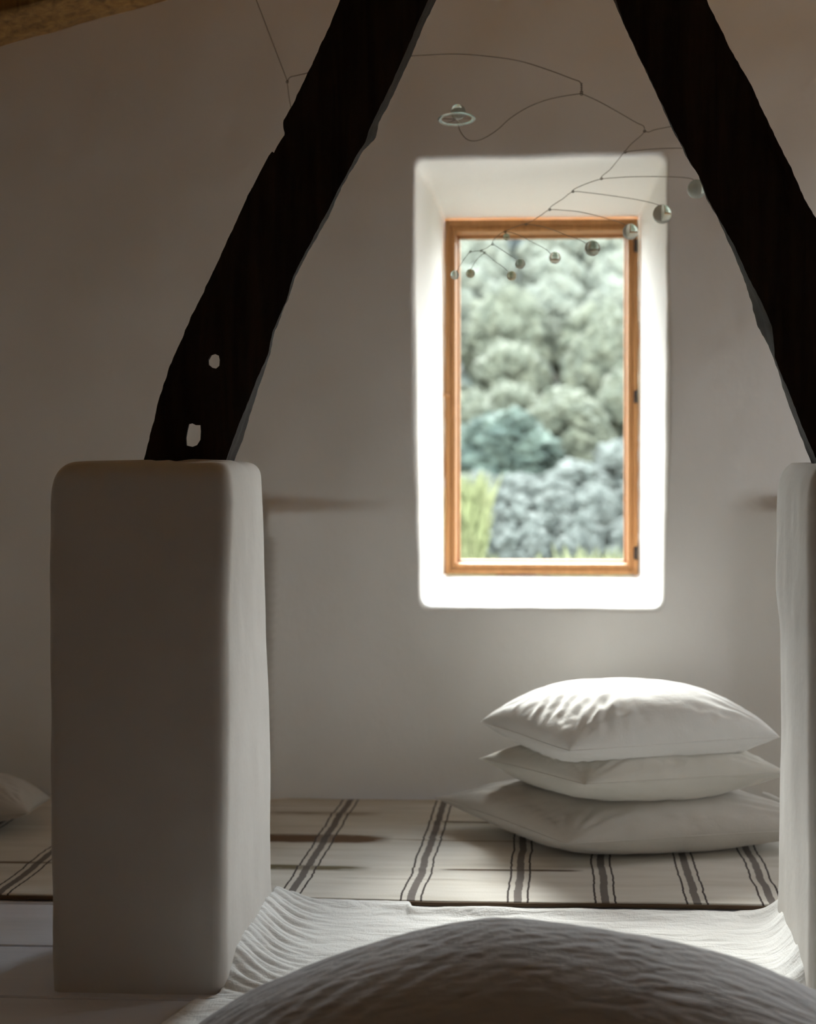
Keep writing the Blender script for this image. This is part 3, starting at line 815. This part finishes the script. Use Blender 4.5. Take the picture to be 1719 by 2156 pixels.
def ball_mat(name, c, tr=.75):
    m = M(name); m.color(m.ramp(m.noise(40, 4), [(.35, tuple(x * .8 for x in c)), (.65, c)]))
    m.set(Roughness=.12, Transmission_Weight=tr, IOR=1.22); return m.m
BM = [ball_mat('sea_glass', (.80, .90, .84)), ball_mat('clouded_glass', (.84, .85, .76)), ball_mat('smoke_glass', (.55, .58, .50), .6), ball_mat('olive_glass', (.66, .62, .44), .6)]
def ball(px, py, rpx, mi, ridge=None):
    c = mp(px, py); r = rpx / F_PX * c.y
    bm = bmesh.new(); bmesh.ops.create_uvsphere(bm, u_segments=28, v_segments=18, radius=r)
    me = bpy.data.meshes.new('glass_ball'); bm.to_mesh(me); bm.free()
    me.polygons.foreach_set('use_smooth', [True] * len(me.polygons)); me.materials.append(BM[mi])
    o = bpy.data.objects.new('glass_ball', me); COL.objects.link(o)
    o.parent = mob; o.location = c - mob.location
    return o, c, r
for a in ((1468, 398, 20, 0), (1395, 451, 20, 1), (1328, 488, 16.5, 1), (1248, 523, 16.5, 2), (1169, 543, 12.5, 1), (1096, 556, 11, 2), (1078, 581, 10.5, 3), (991, 576, 9.5, 3), (958, 579, 9.5, 1), (1067, 499, 7.5, 3), (1478, 330, 20, 0), (1470, 285, 19, 0), (636, 322, 22, 0)):
    ball(*a)
o, c, r = ball(965, 236, 16, 0)
V = []; nr = 64; c = mp(962, 251)
tilt = math.radians(7)
for k in range(nr):
    a = 2 * math.pi * k / nr
    for (rr, dz) in ((.0465, 0), (.0450, .0018), (.0375, .0014), (.0365, 0), (.0375, -.0014), (.0450, -.0018)):
        x, y_ = math.cos(a) * rr, math.sin(a) * rr
        V.append(c + Vector((x, y_, dz + x * .05 - y_ * .02)))
F = []
for k in range(nr):
    for i in range(6):
        a = k * 6 + i; b = k * 6 + (i + 1) % 6; c2 = ((k + 1) % nr) * 6
        F.append((a, b, c2 + (i + 1) % 6, c2 + i))
rg = child_at(mesh_obj('planet_ring', V, F, BM[0]), mob); rg['label'] = 'pale green glass ring around the highest ball'
c3 = mp(962, 251); sp_ = []
for k in range(3):
    a = math.pi * k / 3 + .3; dx, dy = math.cos(a) * .037, math.sin(a) * .037
    sp_.append(tube([c3 + Vector((-dx, -dy, -dx * .05 + dy * .02)), c3 + Vector((dx, dy, dx * .05 - dy * .02))], .0009, 6))
v, f = join_vf(sp_); child_at(mesh_obj('ring_holder', v, f, MAT_WIRE), mob)

# ------------------------------------------------------------------ outdoors
def leafm(name, a, b_):
    m = M(name); m.color(m.ramp(m.noise(1.7, 5), [(.35, a), (.65, b_)])); m.set(Roughness=.8, Specular_IOR_Level=.2)
    m.bump(m.noise(5, 5), .8, .2); return m.m
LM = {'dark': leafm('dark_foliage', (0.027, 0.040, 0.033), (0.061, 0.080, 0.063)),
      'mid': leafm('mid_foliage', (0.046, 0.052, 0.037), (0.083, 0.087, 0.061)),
      'pale': leafm('haze_pale_foliage', (0.062, 0.069, 0.055), (0.103, 0.108, 0.084)),  # hillside haze put into the leaf colour, paler and flatter
      'blue': leafm('haze_blue_foliage', (0.055, 0.067, 0.073), (0.092, 0.104, 0.097)),  # far haze put into the leaf colour as a bluish tint
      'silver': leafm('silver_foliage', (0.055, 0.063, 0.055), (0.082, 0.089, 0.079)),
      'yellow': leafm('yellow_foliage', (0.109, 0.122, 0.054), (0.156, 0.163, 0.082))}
MAT_BARK = simple('bark', (.05, .04, .03), .9)
m = M('hill_grass'); m.color(m.ramp(m.noise(.3, 5), [(.3, (.02, .028, .022)), (.7, (.04, .05, .038))])); m.set(Roughness=.9); MAT_GRASS = m.m
def ground_z(x, y):
    P = [(3.9, -1.5), (8, -.6), (11, -.4), (16, -.2), (20, 0), (25, .05), (28, .1), (33, .5), (40, 1.9), (55, 5.2), (70, 9), (90, 14.5), (115, 23), (140, 34), (170, 50)]
    z = P[-1][1]
    for (y0, z0), (y1, z1) in zip(P, P[1:]):
        if y <= y1: z = z0 + (z1 - z0) * max(0, (y - y0) / (y1 - y0)); break
    return z + .012 * y * noise.noise(Vector((x * .06, y * .06, 0)))
V = []; nu, nv = 60, 80
for j in range(nv):
    y = 3.9 + 166 * (j / (nv - 1)) ** 1.5
    for i in range(nu):
        x = (-.5 + i / (nu - 1)) * (30 + y * 1.3); V.append((x, y, ground_z(x, y) - .1))
o = mesh_obj('hillside_ground', V, grid_faces(nu, nv), MAT_GRASS); struct(o)

def puff_mesh(name, spec, mat, leaf=.62, sub=3):
    """foliage crown: many leafy clumps merged into one mesh, local coords"""
    V, F = [], []
    base = bmesh.new(); bmesh.ops.create_icosphere(base, subdivisions=sub, radius=1)
    bv = [v.co.copy() for v in base.verts]; bf = [tuple(v.index for v in f.verts) for f in base.faces]; base.free()
    for (c, r, sz, sd) in spec:
        o_ = len(V)
        for v in bv:
            e = 1 + leaf * noise.noise(v * 2.2 + Vector((sd, 0, 0))) + leaf * .9 * noise.noise(v * 6.5 + Vector((0, sd, 0)))
            e += .16 * noise.noise(v * 13 + Vector((sd, sd, 0)))
            V.append(Vector(c) + Vector((v.x * r * e, v.y * r * e, v.z * r * sz * e)))
        F += [tuple(i + o_ for i in t) for t in bf]
    me = bpy.data.meshes.new(name); me.from_pydata([tuple(v) for v in V], [], F); me.update()
    me.polygons.foreach_set('use_smooth', [True] * len(me.polygons)); me.materials.append(mat); return me
def tree_proto(R, H, n, mat, sd):
    rnd = random.Random(sd); spec = [((0, 0, H * .5), R * .70, H * .5 / R * .95, sd)]
    for k in range(n * 2):
        a = rnd.uniform(0, 2 * math.pi); ph = math.acos(rnd.uniform(-.85, 1)); rr = R * rnd.uniform(.62, .80)
        c = (math.cos(a) * math.sin(ph) * rr, math.sin(a) * math.sin(ph) * rr, H * .5 + math.cos(ph) * H * .38)
        spec.append((c, R * rnd.uniform(.18, .36), .9, rnd.uniform(0, 90)))
    cm = puff_mesh('crown', spec, mat)
    tv, tf = tube([(0, 0, -.6), (.03 * R, 0, H * .25), (0, .02 * R, H * .6)], [R * .09, R * .07, R * .03], 9)
    tm = bpy.data.meshes.new('trunk'); tm.from_pydata([tuple(v) for v in tv], [], tf); tm.update(); tm.materials.append(MAT_BARK)
    return cm, tm
PROTO = {}
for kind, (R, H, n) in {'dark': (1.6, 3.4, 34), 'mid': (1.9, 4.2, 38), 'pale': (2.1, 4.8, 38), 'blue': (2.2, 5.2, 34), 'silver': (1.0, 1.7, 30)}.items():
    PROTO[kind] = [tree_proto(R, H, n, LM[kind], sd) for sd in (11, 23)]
def put_tree(name, kind, x, y, s, rz, label, cat, group, zoff=0):
    e = empty(name, (x, y, ground_z(x, y) + zoff), label, cat, group)
    e.rotation_euler = (0, 0, rz); e.scale = (s, s, s)
    cm, tm = PROTO[kind][int(rz * 10) % 2]
    for nm, me in (('crown', cm), ('trunk', tm)):
        o = bpy.data.objects.new(nm, me); COL.objects.link(o); o.parent = e
    return e
rnd = random.Random(5)
RAD = {'dark': 1.6, 'mid': 1.9, 'pale': 2.1, 'blue': 2.2, 'silver': 1.0}; HGT = {'dark': 3.4, 'mid': 4.2, 'pale': 4.8, 'blue': 5.2, 'silver': 1.7}
L_MID = ('mid green bushy tree on the hillside just above the dark tree', 'mid green trees on the hillside')
L_PALE = ('pale green hazy tree on the upper half of the hillside', 'pale trees on the hillside')
L_BLUE = ('bluish far tree near the top of the window view', 'far bluish trees')
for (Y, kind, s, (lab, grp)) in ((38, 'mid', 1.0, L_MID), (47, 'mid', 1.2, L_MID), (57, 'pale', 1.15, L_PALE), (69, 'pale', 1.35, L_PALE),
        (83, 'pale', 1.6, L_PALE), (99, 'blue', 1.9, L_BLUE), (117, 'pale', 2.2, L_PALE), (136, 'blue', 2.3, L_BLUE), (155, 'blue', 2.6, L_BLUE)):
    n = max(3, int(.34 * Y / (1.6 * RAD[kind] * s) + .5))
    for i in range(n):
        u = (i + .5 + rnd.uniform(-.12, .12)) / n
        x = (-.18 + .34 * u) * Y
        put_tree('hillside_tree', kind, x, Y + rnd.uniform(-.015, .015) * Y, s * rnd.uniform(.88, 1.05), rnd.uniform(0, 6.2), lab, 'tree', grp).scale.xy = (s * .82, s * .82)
def put_top(name, kind, px, py, Y, s, lab, cat, grp=None, zmul=.97):
    """stand it on the ground and let it grow up to the height seen"""
    p = at(px, py, Y)
    e = put_tree(name, kind, p.x, Y, s, rnd.uniform(0, 6), lab, cat, grp)
    e.scale.z = max(.35 * s, (p.z - ground_z(p.x, Y)) / (HGT[kind] * zmul)); return e
for (px, py, Y, kind, s, lab) in (
    (1068, 872, 26, 'dark', .80, 'dark green round tree in the middle of the window view'),
    (950, 900, 28, 'dark', .62, 'dark green tree half hidden by the left window stile'),
    (985, 835, 33, 'mid', .62, 'grey-green tree rising behind the left side of the dark trees'),
    (1075, 815, 34, 'mid', .62, 'grey-green tree straight behind the dark round tree'),
    (1190, 825, 31, 'mid', .70, 'grey-green tree just right of the dark round tree'),
    (1320, 790, 33, 'mid', .70, 'tall grey-green tree beside the right window stile'),
    (1215, 975, 23, 'silver', .75, 'silvery bush to the right of the dark round tree'),
    (1330, 930, 24, 'silver', .95, 'silvery bush half hidden by the right window stile')):
    put_top('garden_tree' if kind != 'silver' else 'silver_bush', kind, px, py, Y, s, lab, 'tree' if kind != 'silver' else 'bush')
for (Y, s, py, n) in ((23.5, .60, 995, 4), (20, .50, 1015, 5), (17, .44, 1045, 5), (14, .40, 1085, 4), (11.5, .34, 1125, 4)):
    for i in range(n):
        px = 925 + (1400 - 925) * (i + .5 + rnd.uniform(-.12, .12)) / n
        put_top('silver_bush', 'silver', px, py + rnd.uniform(-12, 12), Y, s * rnd.uniform(.9, 1.08), 'silvery grey-green bush in the garden just beyond the window sill', 'bush', 'silvery garden bushes')
# yellow-green shrub and reeds
def blades(name, cx, Y, zb, h, n, spread, label, cat, group=None, mat='yellow'):
    parts_ = []; r = random.Random(int(cx * 100) + n)
    for k in range(n):
        bx, by = cx + r.uniform(-spread, spread), Y + r.uniform(-spread, spread) * .6
        hh = h * r.uniform(.6, 1.05); lx, ly = r.uniform(-.17, .17) * hh, r.uniform(-.2, .2) * hh; w = r.uniform(.03, .055) * (h ** .5)
        V_ = []
        for t in np.linspace(0, 1, 7):
            ww = w * (1 - t ** 2) + .002; c_ = Vector((bx + lx * t * t, by + ly * t * t, zb + hh * (t - .12 * t * t)))
            V_ += [c_ + Vector((-ww, 0, 0)), c_ + Vector((0, ww * .4, 0)), c_ + Vector((ww, 0, 0)), c_ + Vector((0, -ww * .2, 0))]
        parts_.append((V_, grid_faces(4, 7, True)))
    v, f = join_vf(parts_); return tag(mesh_obj(name, v, f, LM[mat]), label, cat, group)
p = at(985, 975, 10.2); zb = ground_z(p.x, 10.2)
blades('yellow_shrub', p.x - .02, 10.2, zb, p.z - zb + .05, 200, .11, 'tall yellow-green shrub at the lower left of the window view', 'shrub')
p = at(1012, 1140, 9.2); blades('grass_tuft', p.x, 9.2, ground_z(p.x, 9.2), p.z - ground_z(p.x, 9.2), 60, .14, 'yellow grass tuft at the bottom left corner of the window view', 'grass')
p = at(1245, 1128, 9.0); blades('grass_tuft', p.x, 9.0, ground_z(p.x, 9), p.z - ground_z(p.x, 9), 120, .24, 'wide yellow grass tuft at the bottom right of the window view', 'grass')
p = at(1158, 1138, 9.0); blades('grass_tuft', p.x, 9.0, ground_z(p.x, 9), p.z - ground_z(p.x, 9), 22, .06, 'small thin yellow grass tuft at the bottom middle of the window view', 'grass')
